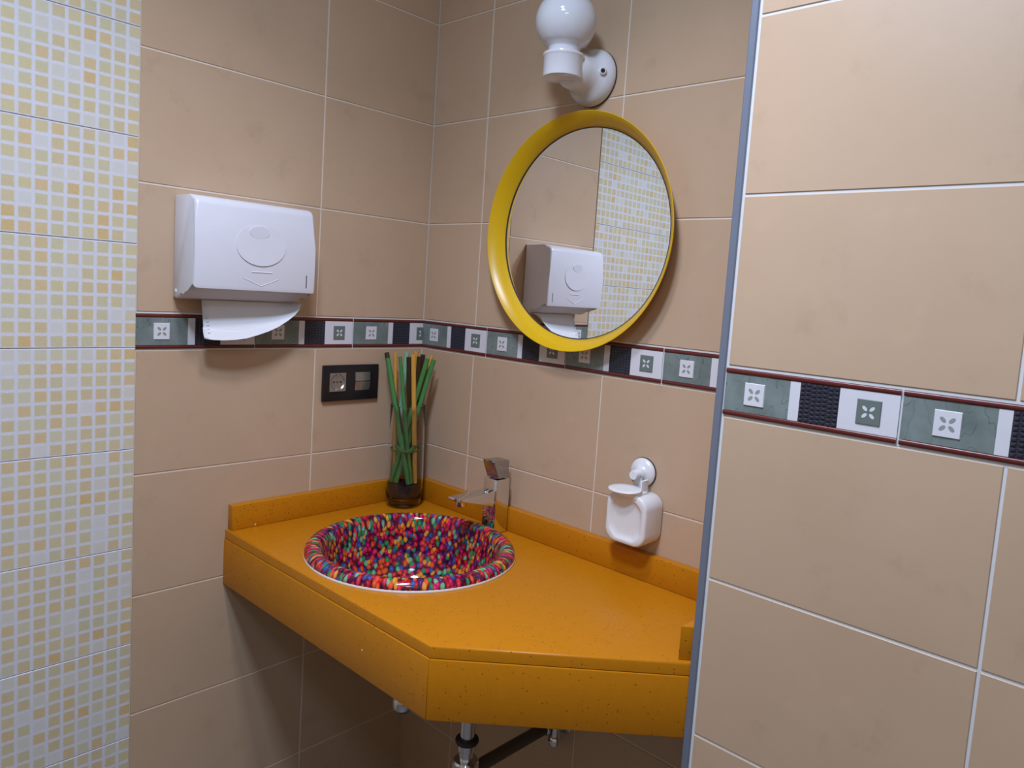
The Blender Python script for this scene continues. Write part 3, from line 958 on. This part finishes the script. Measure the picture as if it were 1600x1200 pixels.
# ------------------------------------------------------------------ socket and switch
sock = tag(empty('socket_switch_plate', (0, -0.221, 1.1235)), 'black double wall plate with silver socket and switch on the left wall', 'socket')
FY0, FY1, FZ0, FZ1 = -0.2990, -0.1425, 1.1230, 1.2095
bm = bmesh.new()
prism(bm, rrect(FY0, FY1, FZ0, FZ1, 0.002, 3), lambda u, v, d: Vector((d, u, v)), 0.0006, 0.0098, 0.0016, 2)
ob('plate_frame', bm, BLACK, sock, smooth=30)
SY, SZ = -0.2615, 1.1690
h = 0.0222
# insert with round well
bm = bmesh.new()
n = 40
sq = []
for k in range(n):
    a = 2 * math.pi * k / n
    c, s_ = math.cos(a), math.sin(a)
    q = h / max(abs(c), abs(s_))
    sq.append((SY + q * c, SZ + q * s_))
Ro = 0.0195
lv = [[bm.verts.new((0.0099, y, z)) for y, z in sq],
      [bm.verts.new((0.0130, y, z)) for y, z in sq],
      [bm.verts.new((0.0130, SY + Ro * math.cos(2 * math.pi * k / n), SZ + Ro * math.sin(2 * math.pi * k / n))) for k in range(n)],
      [bm.verts.new((0.0106, SY + 0.0165 * math.cos(2 * math.pi * k / n), SZ + 0.0175 * math.sin(2 * math.pi * k / n))) for k in range(n)]]
for a, b in zip(lv, lv[1:]):
    for k in range(n):
        j = (k + 1) % n
        bm.faces.new([a[k], a[j], b[j], b[k]])
cc = bm.verts.new((0.0100, SY, SZ))
for k in range(n):
    bm.faces.new([lv[-1][k], lv[-1][(k + 1) % n], cc])
ins = part_label(ob('socket_insert', bm, SILVER, sock, smooth=30), 'silver socket insert with round well')
for dy in (-0.0095, 0.0095):
    bm = bmesh.new()
    lathe(bm, [(0.0, 0.0106), (0.0022, 0.0106), (0.0024, 0.0101)], xf(SY + dy, SZ), 16)
    ob('pin_hole', bm, HOLE, ins, smooth=0)
bm = bmesh.new(); lathe(bm, [(0.0, 0.0108), (0.0016, 0.0108), (0.0018, 0.0101)], xf(SY, SZ), 16)
ob('centre_screw', bm, HOLE, ins, smooth=0)
for dz in (-0.0165, 0.0165):
    bm = bmesh.new(); box(bm, (0.0101, SY - 0.0025, SZ + dz - 0.0018), (0.0134, SY + 0.0025, SZ + dz + 0.0018), 0.0004)
    ob('earth_clip', bm, CHROME, ins)
WY = -0.1905
for z0, z1, ta, tb in ((SZ + 0.0012, SZ + h, 0.0112, 0.0128), (SZ - h, SZ - 0.0004, 0.0146, 0.0108)):
    bm = bmesh.new()
    prism(bm, [(0.0099, z0), (0.0099, z1), (ta, z1), (tb, z0)] if z0 > SZ else [(0.0099, z0), (0.0099, z1), (ta, z1), (tb, z0)],
          lambda u, v, d: Vector((u, d, v)), WY - 0.0215, WY + 0.0215, 0.0005)
    part_label(ob('rocker', bm, SILVER, sock, smooth=30), 'silver upper rocker' if z0 > SZ else 'silver lower rocker')

# ------------------------------------------------------------------ soap dispenser
soap = tag(empty('soap_dispenser', (0.725, 0, 0.935)), 'white rounded-cube soap dispenser stuck to the back wall beside the metal strip', 'soap dispenser')
bx0, bx1, bz0, bz1 = 0.6775, 0.7725, 0.9320, 1.0330
def layer(bm, y, inset, n=8, r=0.026):
    return [bm.verts.new((u, y, v)) for u, v in rrect(bx0 + inset, bx1 - inset, bz0 + inset, bz1 - inset, max(r - inset, 0.002), n)]
bm = bmesh.new()
ls = [layer(bm, -0.0260, 0.010), layer(bm, -0.0262, 0.004), layer(bm, -0.0272, 0.0012), layer(bm, -0.0300, 0.0), layer(bm, -0.0565, 0.0), layer(bm, -0.0600, 0.0010), layer(bm, -0.0618, 0.0035)]
ls = [[v for v in l] for l in ls]
for v in bm.verts:          # the back sits against the wall
    if v.co.y > -0.0301:
        v.co.y += 0.0250
for a, b in zip(ls, ls[1:]):
    n = len(a)
    for i in range(n):
        bm.faces.new([a[i], a[(i + 1) % n], b[(i + 1) % n], b[i]])
bm.faces.new(ls[0])
# shallow round dish in the front
front = ls[-1]
n = len(front)
cxs, czs = (bx0 + bx1) / 2, (bz0 + bz1) / 2 - 0.001
angs = [math.atan2(v.co.z - czs, v.co.x - cxs) for v in front]
prev = front
for rr_, yy in ((0.0440, -0.0619), (0.0425, -0.0612), (0.0400, -0.0586), (0.030, -0.0572), (0.015, -0.0567)):
    cur = [bm.verts.new((cxs + rr_ * math.cos(a), yy, czs + rr_ * 1.03 * math.sin(a))) for a in angs]
    for i in range(n):
        bm.faces.new([prev[i], prev[(i + 1) % n], cur[(i + 1) % n], cur[i]])
    prev = cur
bm.faces.new(prev)
ob('soap_body', bm, PLASTIC2, soap, smooth=50)
# push plate on top
bm = bmesh.new()
pc = Vector((0.7160, -0.0570, 1.0400))
ex = Vector((1, 0, 0.03)).normalized(); ey = Vector((0, 1, 0.10)).normalized(); en = ex.cross(ey)
fr2 = lambda x, y, h_: pc + ex * x * 1.0 + ey * y * 0.74 + en * h_
lathe(bm, [(0.0, -0.0012), (0.034, -0.0012), (0.0358, 0.0), (0.0358, 0.0012), (0.034, 0.0026), (0.020, 0.0020), (0.0, 0.0016)], fr2, 48)
n = 40
ta = [bm.verts.new(fr2(0.0335 * math.cos(2 * math.pi * k / n), 0.0335 * math.sin(2 * math.pi * k / n), -0.0010)) for k in range(n)]
tb = [bm.verts.new(fr2(0.0125 + 0.0205 * math.cos(2 * math.pi * k / n), 0.004 + 0.0205 * math.sin(2 * math.pi * k / n), -0.0110)) for k in range(n)]
for k in range(n):
    bm.faces.new([ta[k], ta[(k + 1) % n], tb[(k + 1) % n], tb[k]])
bm.faces.new(tb)
ob('push_plate', bm, PLASTIC2, soap, smooth=50)
bm = bmesh.new()
box(bm, (0.712, -0.064, 1.0250), (0.749, -0.022, 1.0375), 0.003)
ob('pump_block', bm, PLASTIC2, soap)
bm = bmesh.new()
lathe(bm, [(0.0, 0.0022), (0.0285, 0.0022), (0.0292, 0.004), (0.0275, 0.0075), (0.020, 0.0115), (0.0125, 0.014), (0.0105, 0.020), (0.0, 0.021)], yf(0.7195, 1.0680), 48)
cup = ob('suction_cup', bm, PLASTIC2, soap, smooth=60)
bm = bmesh.new()
lathe(bm, [(0.0, 0.0005), (0.0300, 0.0005), (0.0300, 0.0021), (0.0, 0.0022)], yf(0.7195, 1.0680), 48)
part_label(ob('suction_pad', bm, SEAL, cup, smooth=30), 'dark suction pad')
bm = bmesh.new()
lathe(bm, [(0.0092, 0.016), (0.0096, 0.036), (0.0085, 0.0385), (0.0, 0.0390)], yf(0.7195, 1.0665), 32)
ob('knob', bm, PLASTIC2, soap, smooth=50)
bm = bmesh.new()
prism(bm, [(0.7105, 1.0600), (0.7105, 1.0465), (0.7160, 1.0330), (0.7430, 1.0330), (0.7430, 1.0420), (0.7300, 1.0470), (0.7290, 1.0600)], lambda u, v, d: Vector((u, -d, v)), 0.0165, 0.0215, 0.0008)
prism(bm, [(0.7405, 1.0330), (0.7405, 1.0600), (0.7435, 1.0590), (0.7435, 1.0330)], lambda u, v, d: Vector((u, -d, v)), 0.0165, 0.040, 0.0006)
ob('hanger', bm, PLASTIC2, soap)
